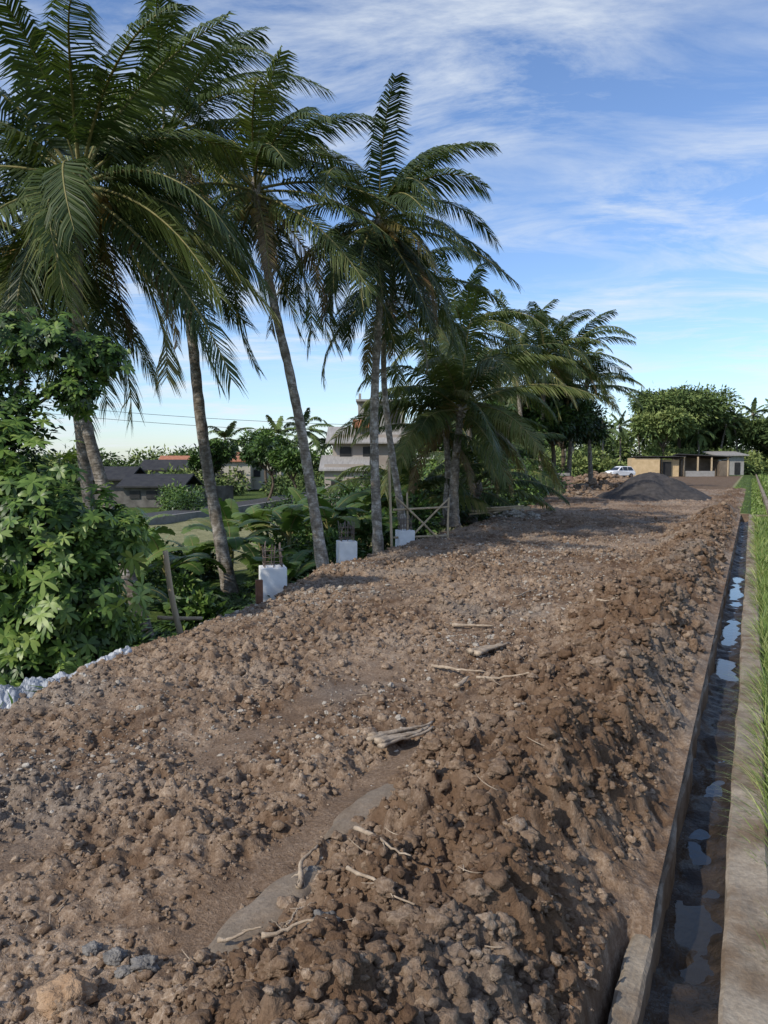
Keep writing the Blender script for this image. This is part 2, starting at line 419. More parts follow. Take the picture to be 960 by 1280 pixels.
def rock(name,x,y,s,m,k,sc=(1,1,.7)):
    vs,F=variants(4,k+1,.32);V=vs[k]*np.array(sc)*s
    z=float(Hf(np.array([x]),np.array([y]))[0])
    return build(name,[(V+np.array([x,y,z+s*.35]),F,0)],[m],smooth=True)
rock('tan_rock',-1.2,2.74,.075,TAN,1,(1.3,1,.8))
for i,(x,y,s) in enumerate([(-1.10,2.98,.035),(-1.03,2.9,.03),(-.96,2.93,.04),(-.24,2.90,.045),(-1.22,3.05,.03),(-.35,3.6,.03)]): rock('grey_rock',x,y,s,GREYST,i%4+1,(1.2,1,.7))

# ---------- roots, branches
def stick(name,p0,p1,rad,wig=.05,br=3,m=DRYW,lift=.035,flat=1.):
    parts=[];p0=np.array(p0);p1=np.array(p1);L=np.linalg.norm(p1-p0)
    t=np.linspace(0,1,14)[:,None];xy=p0+(p1-p0)*t
    nn=np.array([-(p1-p0)[1],(p1-p0)[0]])/L
    xy=xy+nn*(wig*L*2*np.array([mn.noise(Vector((float(a)*1.8,p0[0]*3.1,.3))) for a in t[:,0]])[:,None])
    z=Hf(xy[:,0],xy[:,1]);z=np.linspace(z[:5].max(),z[-5:].max(),14)+lift+.003*RNG.normal(size=14)
    z=np.maximum(z,0*z+Hf(xy[:,0],xy[:,1]).mean()+lift)
    P=np.column_stack([xy,z]);rr=rad*np.linspace(1,.35,14)*(1+.12*RNG.normal(size=14))
    V,Fs=tube(P,rr,8)
    if flat<1:
        zc=np.repeat(z,8);V[:,2]=zc+(V[:,2]-zc)*flat
    parts.append((V,Fs,0))
    for b in range(br):
        i=RNG.integers(2,11);dr=nrm(RNG.normal(size=3)*np.array([1,1,.4])+np.array([0,0,.1]));l=L*RNG.uniform(.12,.3)
        q=np.array([P[i]+dr*l*u+np.array([0,0,-.3*l*u*u])+RNG.normal(size=3)*.01*L for u in np.linspace(0,1,6)])
        parts.append((*tube(q,rad*np.linspace(.4,.08,6),5),0))
    return parts if name is None else build(name,parts,[m],smooth=True)
pp=[]
for k in range(7):
    o=RNG.normal(size=4)*.025;pp+=stick(None,(-.12+o[0]+k*.02,5.18+o[1]-k*.03),(.32+o[2],5.62+o[3]-k*.03),.028,.04,0,flat=.6,lift=.035+.006*k)
build('palm_wood_chunk',pp,[DRYW],smooth=True)
pp=[]
for k in range(4):
    o=RNG.normal(size=4)*.03;pp+=stick(None,(.95+o[0],7.9+o[1]),(1.35+o[2],8.3+o[3]),.045,.03,0,flat=.6,lift=.04)
build('palm_wood_chunk',pp,[DRYW],smooth=True)
stick('dry_branch',(.45,7.5),(.95,7.1),.018,.08,1)
stick('dry_branch',(.65,6.7),(.8,7.0),.035,.06,1,flat=.6)
stick('dry_branch',(.8,6.5),(1.3,6.35),.014,.08,2)
stick('dry_root',(.95,5.4),(1.2,5.55),.016,.15,8)
stick('dry_branch',(-.12,3.32),(.12,3.05),.011,.05,1)
stick('dry_branch',(-.14,3.12),(.13,2.82),.009,.06,2)
stick('dry_branch',(-.47,2.82),(-.22,2.84),.010,.06,3)
stick('dry_branch',(-.68,3.0),(-.5,3.02),.009,.06,1)
stick('dry_root',(-.42,3.4),(-.36,3.7),.016,.08,5)
stick('dry_root',(-.40,2.88),(-.3,3.05),.006,.1,8)
stick('dry_root',(2.6,9.2),(2.95,8.8),.015,.15,9)
stick('dry_branch',(.85,9.4),(1.35,9.3),.024,.08,2)
stick('dry_root',(1.9,11),(2.3,11.5),.015,.1,4)
parts=[]
for i in range(150):
    r0=1.9*(22/1.9)**RNG.random();s0=-RNG.uniform(.6,6);x,y=W(r0,s0)
    if edged(np.array(x),np.array(y))<.2: continue
    L=RNG.uniform(.03,.12)*min(2,1+r0/10);a=RNG.uniform(0,6.28);t=np.linspace(0,1,5)
    z=float(Hf(np.array([x]),np.array([y]))[0])
    cv=RNG.normal()*.5
    q=np.column_stack([x+L*t*np.cos(a+cv*t),y+L*t*np.sin(a+cv*t),z+.012+L*.5*t*RNG.uniform(-.1,.7)])
    parts.append((*tube(q,np.linspace(.0026,.001,5)*min(2.2,1+r0/8),4),0))
build('scattered_rootlets',parts,[DRYW],smooth=True)

# ---------- palms
def frond(parts,o,az,el,L,droop,nl,lL,lw,tint,wind=.0,twist=0,hang=1.0):
    K=16;t=np.linspace(0,1,K);e=el-droop*t**1.25
    dirs=np.column_stack([np.cos(az)*np.cos(e)+wind*t,np.sin(az)*np.cos(e),np.sin(e)]);dirs=nrm(dirs)
    P=o+np.vstack([[0,0,0],np.cumsum(dirs[:-1]*L/(K-1),0)])
    parts.append((*tube(P,L*.0085*np.linspace(1,.15,K)+.002,5,False),1,.5))
    for sg in(-1,1):
        tl=np.linspace(.14,.995,nl)+RNG.normal(size=nl)*.003
        tl=np.clip(tl,0,1)
        B=np.column_stack([np.interp(tl,t,P[:,i]) for i in range(3)])
        D=nrm(np.column_stack([np.interp(tl,t,dirs[:,i]) for i in range(3)]))
        side=nrm(np.cross(D,np.array([math.sin(az)*.01,-math.cos(az)*.01,1.])));up=np.cross(side,D)
        side=side*math.cos(twist)+up*math.sin(twist);up=np.cross(side,D)
        lean=.45+.8*tl[:,None]**1.5
        d1=nrm(sg*side+D*lean+up*.12+RNG.normal(size=(nl,3))*.06)
        g=hang*(.8+.4*RNG.random((nl,1)))
        d2=nrm(d1*.5+D*.15+np.array([wind*.6,0,-1.])*g)
        prof=np.sin(np.pi*np.clip(.12+.80*tl,0,1))**.5
        wv=nrm(D+.18*RNG.normal(size=(nl,3)))
        l=lL*prof*RNG.uniform(.82,1.1,nl)
        drop=RNG.random(nl)<.06
        l=np.where(drop,l*.3,l)
        V,F,k=ribbons(B,d1,d2,wv,l,lw,((0,.4),(.5,.5),(1,.05)))
        parts.append((V,F,2,np.repeat(np.clip(tint+RNG.normal(size=nl)*.06+.1*tl,0,1),k)))
def palm(trunk,rad,L,nf=24,nl=90,lw=.04,seed=0,nuts=10,wind=.15,dead=3,elmax=80,elmin=-45,name='coconut_palm',base=1.6,lLf=.225,K=50,tintb=.38,tm=None,leaf=None):
    parts=[];P=spline(trunk,K)
    t=np.linspace(0,1,K)
    rr=rad*(1-.38*t)*(1+(base-1)*np.exp(-t*14))
    rr=rr*(1+.045*np.sin(np.arange(K)*2.1))
    V,Fs=tube(P,rr,12);V=V+RNG.normal(size=V.shape)*rad*.03
    parts.append((V,Fs,0))
    top=P[-1]
    cs=np.array([top+np.array([0,0,-.3*rad*5]),top+np.array([0,0,.1]),top+np.array([0,0,.45])])
    parts.append((*tube(spline(cs,6),[rad*.65,rad*1.05,rad*1.15,rad*1.0,rad*.7,rad*.2],10),0))
    for i in range(nf):
        f=i/(nf-1);az=i*2.39996+seed*1.3+RNG.normal()*.25
        el=math.radians(elmax+(elmin-elmax)*f**.85+RNG.normal()*8)
        dr=math.radians(RNG.uniform(60,112) if f<.6 else RNG.uniform(45,75))
        if f<.1: dr*=.5
        l=L*RNG.uniform(.82,1.08)*(.78+.22*min(1,f*5))
        frond(parts,top+np.array([math.cos(az)*rad*.5,math.sin(az)*rad*.5,.25-.35*f]),az,el,l,dr,nl,L*lLf,lw,tintb+RNG.normal()*.12+.22*(f>.7)*RNG.random(),wind,RNG.normal()*.35)
    for i in range(dead):
        az=RNG.uniform(0,6.28)
        frond(parts,top+np.array([0,0,-.15]),az,math.radians(-35),L*.75,math.radians(55),int(nl*.6),L*.13,lw,.93,0,RNG.normal()*.5)
    if nuts:
        nv,nF=ico(3)
        for i in range(nuts):
            a=RNG.uniform(0,6.28);q=top+np.array([math.cos(a)*RNG.uniform(.15,.5),math.sin(a)*RNG.uniform(.15,.5),-RNG.uniform(.05,.6)])
            parts.append((nv*np.array([.10,.10,.125])*RNG.uniform(.85,1.15)+q,nF,3))
            parts.append((*tube(np.array([top+[0,0,.15],(top+q)/2+[0,0,.15],q]),.012,4,False),1))
    return build(name,parts,[tm or TRUNK,RACH,leaf or PALM,NUT],smooth=True)
palm([(-4.3,13.9,-1.6),(-4.95,13.9,.9),(-5.5,13.9,3.2),(-5.5,13.9,5.4),(-5.4,13.9,6.9)],.125,4.3,32,100,.040,1,26,.3)
palm([(-5.6,15.2,-1.6),(-6.1,15.2,3.2),(-6.2,15.2,5.4),(-6.9,15.2,6.3)],.12,4.0,26,85,.040,2,14,.15)
palm([(-3.95,19.5,-1.5),(-4.6,19.6,2.3),(-5.0,19.7,6.1),(-5.5,19.8,10.2)],.165,4.7,28,90,.043,3,8,.35)
palm([(-1.3,17.3,-1.0),(-1.9,17.3,2.9),(-2.55,17.3,6.0),(-2.85,17.3,8.0)],.125,3.8,26,85,.040,4,8,.35,tm=TRUNKP)
palm([(-.12,19.2,-.9),(-.25,19.2,3.0),(-.1,19.2,6.3),(-.1,19.2,7.9)],.12,3.8,32,90,.040,5,18,.3,tm=TRUNKP)
palm([(.75,21.5,-.9),(.1,21.6,3.2),(.0,21.7,5.5),(.25,21.8,6.9)],.10,3.3,18,80,.042,6,0,.15,tm=TRUNKP)
palm([(2.45,26.8,-.2),(2.5,26.8,1.8),(2.7,26.8,3.9)],.19,4.6,30,95,.048,7,4,.15,3,84,-15,base=1.5,tm=TRUNKP,tintb=.48)
palm([(2.2,27.3,-.2),(2.3,27.3,1.6),(2.2,27.3,3.2)],.15,3.4,14,70,.048,8,0,.1,2,80,0,tm=TRUNKP)
palm([(4.2,36,-.5),(4.0,36,4),(3.7,36,8.1)],.15,4.7,24,60,.06,9,4,.25)
palm([(9.9,53,-.4),(9.5,53,5),(9.0,53,9.0)],.18,5.4,24,50,.085,10,0,.25,elmin=-30)
palm([(11.5,56,-.4),(11.6,56,5),(11.8,56,9.8)],.18,5.4,24,50,.085,11,0,.2,elmin=-30)
palm([(15,62,-.4),(15.2,62,6),(15,62,10.8)],.2,5.5,24,50,.095,12,0,.2,elmin=-30)
palm([(18,66,-.4),(17.7,66,5),(17.4,66,8.6)],.2,5.2,22,50,.095,13,0,.2,elmin=-30)
palm([(3.6,31,-.4),(3.8,31,1.0)],.2,3.8,14,60,.06,14,0,0,1,78,5,name='young_palm',K=12)
palm([(5.7,40,-.4),(5.8,40,1.5)],.2,4.2,14,50,.07,15,0,0,1,78,0,name='young_palm',K=12)
palm([(1.0,29,-1.0),(1.1,29,.6)],.2,3.6,14,60,.06,16,0,0,1,78,5,name='young_palm',K=12)

# ---------- foliage
def cloud(blobs,ncl,nper,L,Wd,tb=.4,spread=.22,parts=None,mi=0,shell=.6,down=.15,rows=((0,.1),(.4,.5),(1,.05))):
    for b in blobs:
        cx,cy,cz,rx,ry,rz=b;R=np.array([rx,ry,rz])
        d=nrm(RNG.normal(size=(ncl,3)));rad=(shell**3+(1-shell**3)*RNG.random(ncl))**(1/3)
        rad*=1+.22*np.sin(d[:,0]*5+cx)+.15*np.sin(d[:,2]*7+cy)*np.cos(d[:,1]*6)
        cc=np.array([cx,cy,cz])+d*R*rad[:,None]
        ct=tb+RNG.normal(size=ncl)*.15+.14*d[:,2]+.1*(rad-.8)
        k=ncl*nper;ci=np.repeat(np.arange(ncl),nper)
        off=RNG.normal(size=(k,3))*R.mean()*spread*np.array([1,1,.7])
        B=cc[ci]+off
        out=nrm(d[ci]*.6+nrm(off)*.6+RNG.normal(size=(k,3))*.5)
        d2=nrm(out+np.array([0,0,-down*3]))
        wv=nrm(np.cross(out,RNG.normal(size=(k,3))*.6+np.array([0,0,1.])))
        V,F,kk=ribbons(B,out,d2,wv,L*RNG.uniform(.6,1.2,k),Wd*RNG.uniform(.7,1.2,k),rows)
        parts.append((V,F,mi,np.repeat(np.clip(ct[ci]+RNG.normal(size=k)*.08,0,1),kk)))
def rosettes(blobs,n,nleaf,L,Wd,parts,tb=.5,mi=0):
    for b in blobs:
        c=np.array(b[:3]);R=np.array(b[3:])
        d=nrm(RNG.normal(size=(n,3))+np.array([.1,-.35,.15]))
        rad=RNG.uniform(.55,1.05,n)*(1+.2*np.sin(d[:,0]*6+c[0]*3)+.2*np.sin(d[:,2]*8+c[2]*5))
        P=c+d*R*rad[:,None]
        ax=nrm(d*.7+np.array([0,-.2,.5])+RNG.normal(size=(n,3))*.35)
        u=nrm(np.cross(ax,RNG.normal(size=(n,3))));v=np.cross(ax,u);sc=RNG.uniform(.6,1.25,n)
        for j in range(nleaf):
            a=j*2*np.pi/nleaf+RNG.normal(size=(n,1))*.2
            h=u*np.cos(a)+v*np.sin(a);el=RNG.uniform(.1,.6,(n,1))
            d1=nrm(h+ax*el);d2=nrm(h-ax*.15+np.array([0,0,-.45]));wv=nrm(np.cross(d1,ax))
            V,F,k=ribbons(P,d1,d2,wv,L*sc*RNG.uniform(.7,1.15,n),Wd*sc,((0,.06),(.3,.38),(.65,.5),(.9,.28),(1,.03)))
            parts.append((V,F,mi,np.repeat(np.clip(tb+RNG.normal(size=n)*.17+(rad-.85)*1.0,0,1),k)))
parts=[]
bl=[(-4.15,9,1.25,.95,.8,.9),(-3.75,9.0,.45,.7,.7,.75),(-4.7,9,.35,.8,.8,.9),(-4.35,9.1,-.35,.8,.7,.6),(-4.95,9.3,1.9,.8,.7,.8),(-3.4,9.3,1.1,.42,.42,.5),(-3.55,9.2,.0,.45,.5,.5)]
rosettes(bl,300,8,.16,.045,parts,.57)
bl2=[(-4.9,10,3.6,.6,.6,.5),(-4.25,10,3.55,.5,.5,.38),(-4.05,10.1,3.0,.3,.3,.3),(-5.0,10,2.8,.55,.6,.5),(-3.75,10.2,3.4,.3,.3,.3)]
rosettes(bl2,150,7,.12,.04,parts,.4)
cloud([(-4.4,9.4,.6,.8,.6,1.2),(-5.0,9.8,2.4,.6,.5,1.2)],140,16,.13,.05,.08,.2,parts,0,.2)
for k in range(14):
    e=np.array([bl[k%7][0]+RNG.normal()*.3,bl[k%7][1],bl[k%7][2]+.3]);b0=np.array([-4.5+RNG.normal()*.25,9.3,-1.5])
    parts.append((*tube(spline([b0,(b0+e)/2+RNG.normal(size=3)*.2,e],9),np.linspace(.035,.01,9),6),1))
for e in([-4.6,10,3.4],[-4.0,10.1,3.3],[-3.7,10.2,3.35]):
    parts.append((*tube(spline([(-5,10,-1.5),(-5.1,10,1),(-4.95,10,2.4),e],14),np.linspace(.06,.015,14),6),1))
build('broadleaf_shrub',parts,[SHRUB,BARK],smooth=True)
parts=[]
n=7500;yy=RNG.uniform(5,24,n);xx=np.interp(yy,EY,EX)-RNG.uniform(.45,5.0,n)
k=RNG.random(n)<sm(vn(xx*.8,yy*.8,600),-.3,.1);xx,yy=xx[k],yy[k];n=len(xx)
zz=macro(xx,yy)
for q in range(7):
    a=RNG.uniform(0,6.28,n);d1=nrm(np.column_stack([np.cos(a)*.6,np.sin(a)*.6,np.full(n,1.1)]));d2=nrm(d1+np.column_stack([np.cos(a),np.sin(a),-np.full(n,.9)]))
    wv=nrm(np.cross(d1,[0,0,1.]));V,F,kk=ribbons(np.column_stack([xx,yy,zz-.02]),d1,d2,wv,RNG.uniform(.15,.45,n),RNG.uniform(.02,.06,n),((0,.2),(.5,.5),(1,.04)))
    parts.append((V,F,0,np.repeat(np.clip(.45+.3*vn(xx,yy,601)+RNG.normal(size=n)*.12,0,1),kk)))
build('weeds_undergrowth',parts,[LEAF],smooth=True)
parts=[]
sh=[]
for (x,y,zc,rr) in [(-5.2,12.5,-.9,.8),(-4.4,12.2,-1.2,.6),(-3.6,14.8,-1.1,.5),(-6.4,14,-.7,.9),(-6.8,21,-1.0,1.0),(-5.6,22,-1.1,.8),(-8.2,23,-1.0,1.0),(-9.6,27,-1.0,1.1),(-11.5,31,-.9,1.1),(-4.6,17.5,-1.2,.6),(-3.2,23,-.9,.9),(-1.6,22,-.7,.9),(-2.3,27,-.6,1.1),(-.4,25,-.4,1.0),(1.0,26,-.1,1.0),(2.0,31,.1,1.5),(4.2,34,.2,1.4),(5.8,37,.4,1.6),(7,44,.8,2),(.5,33,.2,1.8),(-1.2,33,.0,1.5),(3,40,1.0,2.2),(.5,42,.4,1.8),(-2.2,20,-1.0,.6),(3.4,33,.3,1.3),(8.5,47,.6,1.8),(10.5,52,.6,1.6),(12.5,58,.6,1.6),(-3.2,44,-.4,1.4),(-.8,50,.0,1.6),(1.8,46,.8,2.0),(-4.8,40,-.6,1.3),(-14.5,54,-.6,1.3),(-13,51,-.7,1.0),(-16,57,-.5,1.0)]:
    sh.append((x,y,zc,rr,rr,rr*.8))
for b in sh:
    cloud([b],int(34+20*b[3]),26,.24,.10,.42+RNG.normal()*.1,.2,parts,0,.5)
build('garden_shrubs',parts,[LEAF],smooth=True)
def banana(x,y,h,nl=8,sc=1.0):
    z0=float(macro(x,y))-.05;parts=[]
    P=spline([(x,y,z0),(x+.05,y,z0+h*.5),(x+RNG.normal()*.1,y,z0+h)],8);parts.append((*tube(P,np.linspace(.11,.06,8)*sc,8),1,.3))
    for i in range(nl):
        az=i*2.4+RNG.uniform(0,1);el=math.radians(RNG.uniform(35,80));L=RNG.uniform(1.4,2.1)*sc;dr=math.radians(RNG.uniform(60,115))
        K=16;t=np.linspace(0,1,K);e=el-dr*t**1.4
        dirs=np.column_stack([np.cos(az)*np.cos(e),np.sin(az)*np.cos(e),np.sin(e)])
        Q=P[-1]+np.vstack([[0,0,0],np.cumsum(dirs[:-1]*L/(K-1),0)])
        parts.append((*tube(Q,np.linspace(.025,.005,K)*sc,5,False),1,.6))
        side=np.array([-math.sin(az),math.cos(az),0]);tn_=np.clip(.5+RNG.normal()*.18,0,1)
        n=26;tl=np.linspace(.18,.985,n);B=np.column_stack([np.interp(tl,t,Q[:,j]) for j in range(3)]);D=nrm(np.column_stack([np.interp(tl,t,dirs[:,j]) for j in range(3)]))
        w=.30*sc*np.sin(np.pi*np.clip(.08+.9*tl,0,1))**.5*(1+RNG.normal(size=n)*.04)
        tilt=RNG.normal()*.25
        for sg in(-1,1):
            tear=(RNG.random((n,1))<.25)*.3
            d1=nrm(sg*side+D*.12+np.array([0,0,.25+sg*tilt]));d2=nrm(d1+np.array([0,0,-.55])-tear*np.array([0,0,1.]))
            V,F,kk=ribbons(B,d1,d2,D,w,L*.82/n*1.08,((0,.5),(.5,.5),(.9,.47),(1,.3)))
            parts.append((V,F,0,np.repeat(np.clip(tn_+RNG.normal(size=n)*.03,0,1),kk)))
    return build('banana_plant',parts,[BAN,RACH],smooth=True)
for x,y,h,sc in [(-2.8,22,1.2,1.0),(-1.9,23.5,1.3,1.05),(-1.4,24.5,1.2,1.0),(-4.4,21,.9,.95),(-5.0,18,.8,.9),(-5.7,17,.6,.85),(-.9,27,1.5,1.1),(-6.4,18.5,.7,.85),(-2.4,18.6,.5,.7),(-3.3,19.5,.6,.8),(-.2,24,1.0,.9),(-4.2,15.6,.3,.65),(.3,28,1.6,1.1),(-2.9,28,1.5,1.0),(-5.3,20.5,.6,.8),(-3.7,23,1.1,1.0),(-7.2,20,.6,.85),(-4.9,24,1.0,1.0),(-8.0,24,.8,1.0),(-9.2,26,.8,1.0)]:
    banana(x,y,h,8,sc)
def tree(name,x,y,z0,h,cr,tb=.35,ncl=70,nper=30,ls=.35,nb=7,flat=.75,trunk=.5,spread=.2,m=None):
    parts=[];bl=[]
    P=spline([(x,y,z0),(x+RNG.normal()*.2,y,z0+h*trunk*.6),(x+RNG.normal()*.3,y,z0+h*trunk)],10);tr=h*.025
    parts.append((*tube(P,np.linspace(1,.6,10)*tr,8),1))
    for i in range(nb):
        a=i*2.4;rr=cr*(.6 if i else 0)*RNG.uniform(.8,1.2)
        c=np.array([x+math.cos(a)*rr,y+math.sin(a)*rr,z0+h*(.60+.26*RNG.random()+(.08 if i==0 else 0))]);q=cr*RNG.uniform(.3,.5)
        bl.append((*c,q,q,q*flat))
        parts.append((*tube(spline([P[-3],(P[-1]+c)/2+np.array([0,0,-.05*h]),c],7),np.linspace(.55,.15,7)*tr,5),1))
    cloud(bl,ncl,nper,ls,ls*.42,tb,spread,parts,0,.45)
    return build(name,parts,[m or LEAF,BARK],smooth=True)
tree('broadleaf_tree',13.2,60,-.4,9.0,3.6,.18,60,30,.4)
tree('broadleaf_tree',10.5,58,-.4,8.0,3.4,.24,60,30,.4)
tree('broadleaf_tree',16,68,-.4,9,3.6,.25,60,30,.45)
tree('broadleaf_tree',6.8,50,-.5,6.0,2.8,.25,60,30,.4)
tree('broadleaf_tree',9,70,-.5,8,4,.25,60,30,.45)
tree('broadleaf_tree',5,56,-.5,6.5,2.8,.25,60,30,.4)
tree('broadleaf_tree',-15.8,70,-1.3,5.4,2.1,.4,50,26,.35)
tree('broadleaf_tree',-9.8,64,-1.3,5.6,2.3,.45,44,26,.35)
tree('broadleaf_tree',-7.2,60,-1.3,4.8,1.9,.5,44,26,.35)
tree('broadleaf_tree',-12.2,80,-1.3,7.3,2.4,.6,40,26,.4,trunk=.6)
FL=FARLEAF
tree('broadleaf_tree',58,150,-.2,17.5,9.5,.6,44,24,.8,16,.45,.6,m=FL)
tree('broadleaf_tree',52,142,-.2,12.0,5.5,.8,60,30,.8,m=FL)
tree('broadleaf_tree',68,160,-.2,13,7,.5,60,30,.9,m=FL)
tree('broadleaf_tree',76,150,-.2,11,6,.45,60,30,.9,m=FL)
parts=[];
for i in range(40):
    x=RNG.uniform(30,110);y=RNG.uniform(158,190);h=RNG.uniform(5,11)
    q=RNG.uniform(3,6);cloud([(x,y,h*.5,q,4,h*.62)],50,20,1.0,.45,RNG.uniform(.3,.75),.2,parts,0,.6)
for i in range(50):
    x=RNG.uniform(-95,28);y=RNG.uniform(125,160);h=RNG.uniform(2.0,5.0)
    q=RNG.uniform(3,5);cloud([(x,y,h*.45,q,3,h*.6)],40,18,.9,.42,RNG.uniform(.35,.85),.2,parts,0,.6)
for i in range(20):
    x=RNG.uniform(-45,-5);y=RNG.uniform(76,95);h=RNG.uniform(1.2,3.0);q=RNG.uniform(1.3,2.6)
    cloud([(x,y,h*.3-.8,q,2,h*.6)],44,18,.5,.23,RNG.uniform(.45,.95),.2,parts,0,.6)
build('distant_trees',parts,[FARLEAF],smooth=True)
parts=[]
for i in range(64):
    x=RNG.uniform(26,90);y=RNG.uniform(134,148)+.1*x;h=RNG.uniform(1.8,4.8)
    q=RNG.uniform(1.8,3);cloud([(x,y,h*.45,q,2,h*.6)],36,16,.9,.35,RNG.uniform(.65,1.0),.22,parts,0,.5)
build('plantation_bushes',parts,[FARLEAF],smooth=True)
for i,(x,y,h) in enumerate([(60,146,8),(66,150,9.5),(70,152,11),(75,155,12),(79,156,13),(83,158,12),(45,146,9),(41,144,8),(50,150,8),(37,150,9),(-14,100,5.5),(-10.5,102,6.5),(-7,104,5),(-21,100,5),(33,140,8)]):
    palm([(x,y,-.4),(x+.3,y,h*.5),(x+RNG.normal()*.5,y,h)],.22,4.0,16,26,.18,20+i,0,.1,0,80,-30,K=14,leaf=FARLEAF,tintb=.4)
# ---------- rice grass right
parts=[]
def grass(n,r0,r1,s0,s1,h,w,tb,m=0,z=-.1,out=0):
    r=r0*(r1/r0)**RNG.random(n);s=s0+(s1-s0)*RNG.random(n)**1.3;x,y=W(r,s)
    a=RNG.uniform(0,6.28,n);l=RNG.uniform(.15,.6,n)
    d1=nrm(np.column_stack([np.cos(a)*l-out,np.sin(a)*l+out*.4,np.ones(n)]));d2=nrm(d1+np.column_stack([np.cos(a)*1.2*l-out*1.5,np.sin(a)*1.2*l,-l-out]))
    wv=nrm(np.column_stack([-np.sin(a+.6),np.cos(a+.6),np.zeros(n)]))
    hh=h*RNG.uniform(.5,1.15,n)*(.8+.6*vn(r*1.5,s*2,88));ww=w*np.clip(r/8,1,5)
    V,F,k=ribbons(np.column_stack([x,y,np.full(n,z)]),d1,d2,wv,hh,ww,((0,.4),(.4,.5),(.75,.35),(1,.04)))
    parts.append((V,F,m,np.repeat(np.clip(tb+RNG.normal(size=n)*.2,0,1),k)))
grass(26000,3.2,32,.16,1.6,.34,.006,.5)
grass(3200,4.0,32,.14,.26,.45,.006,.7,out=.35)
grass(16000,33,90,.85,9,.35,.012,.5)
grass(9000,34,120,-1.3,.6,.18,.012,.45)
grass(9000,60,160,1,30,.4,.02,.55)
build('rice_grass',parts,[RICE],smooth=True)

# ---------- columns with rebar
def column(x,y,zb,zt,w,rb):
    e=empty('concrete_column');parts=[]
    V,F=box((x,y,(zb+zt)/2),(w,w,zt-zb),.25)
    o=build('shaft',[(V,F,0)],[CONCW],e)
    bv=o.modifiers.new('b','BEVEL');bv.width=.012;bv.segments=2
    parts=[];q=w*.34
    cz,sz_=math.cos(.25),math.sin(.25)
    for i in(-1,0,1):
        for j in(-1,0,1):
            if i==0 and j==0: continue
            px,py=x+(i*cz-j*sz_)*q,y+(i*sz_+j*cz)*q
            P=np.array([(px,py,zt-.05),(px+RNG.normal()*.01,py,zt+rb*.5),(px+RNG.normal()*.03,py+RNG.normal()*.03,zt+rb*RNG.uniform(.9,1.1))])
            parts.append((*tube(P,.010,6),0))
    for k in range(3):
        zz=zt+rb*(.15+.28*k)
        lp=np.array([(x+(i*cz-j*sz_)*q*1.08,y+(i*sz_+j*cz)*q*1.08,zz) for i,j in((-1,-1),(1,-1),(1,1),(-1,1),(-1,-1))])
        for a in range(4): parts.append((*tube(lp[a:a+2],.007,5),0))
    build('rebar_cage',parts,[STEEL],e,True)
column(-1.96,13.3,-1.0,.20,.45,.42)
column(-.87,17.6,-1.0,.22,.42,.45)
column(.55,19.8,-.9,.28,.42,.4)
def pole(parts,a,b,r,m=0,n=8): 
    a=np.array(a,float);b=np.array(b,float);P=spline([a,(a+b)/2+RNG.normal(size=3)*r*.4,b],8);parts.append((*tube(P,np.linspace(r,r*.85,8),n),m))
e=empty('timber_stake');parts=[];pole(parts,(-2.75,10.3,-.5),(-2.98,10.3,.82),.045);pole(parts,(-3.1,10.3,-.10),(-2.5,10.35,-.12),.03);build('poles',parts,[WOOD],e,True)
V,F=box((-2.02,12.2,-.12),(.11,.09,.5),.3);build('wooden_post',[(V,F,0)],[simple('red_brown_wood',(.12,.06,.035),(.22,.11,.07),6,.9,.5)])
parts=[]
pole(parts,(.2,19.2,-.3),(.12,19.2,2.1),.035);pole(parts,(.25,19.6,.82),(1.75,20.4,.85),.03)
pole(parts,(.25,19.6,.1),(1.7,20.4,.08),.03);pole(parts,(1.72,20.4,-.2),(1.74,20.4,1.1),.03)
pole(parts,(.3,19.5,1.15),(1.55,20.3,-.1),.028);pole(parts,(.45,19.6,-.15),(1.7,20.35,1.05),.028);pole(parts,(.62,19.8,-.1),(.6,19.8,1.25),.028)
build('timber_barricade',parts,[WOOD],smooth=True)
u,v=np.meshgrid(np.linspace(0,1,150),np.linspace(0,1,44),indexing='ij')
px=-4.02+1.22*u-.24*(v-.5);py=6.75+1.55*u+.42*(v-.5)
px=px-.16*np.sin(u*3)+.06*fbm(u*9,v*4,3,820);py=py+.06*fbm(u*9,v*4,3,825)
pz=np.maximum(macro(px,py),-.30)+.10*np.abs(fbm(px*5,py*5,4,800))+.08*np.sin(v*np.pi)+.06*np.abs(fbm(px*14,py*14,4,810))-.12*(1-np.sin(v*np.pi))-.1*(1-np.sin(np.pi*u)**.4)
I=np.arange(u.size).reshape(u.shape);F=np.stack([I[:-1,:-1],I[1:,:-1],I[1:,1:],I[:-1,1:]],-1).reshape(-1,4)
build('crumpled_plastic_sheet',[(np.stack([px,py,pz],-1).reshape(-1,3),F,0)],[PLAST],smooth=False)
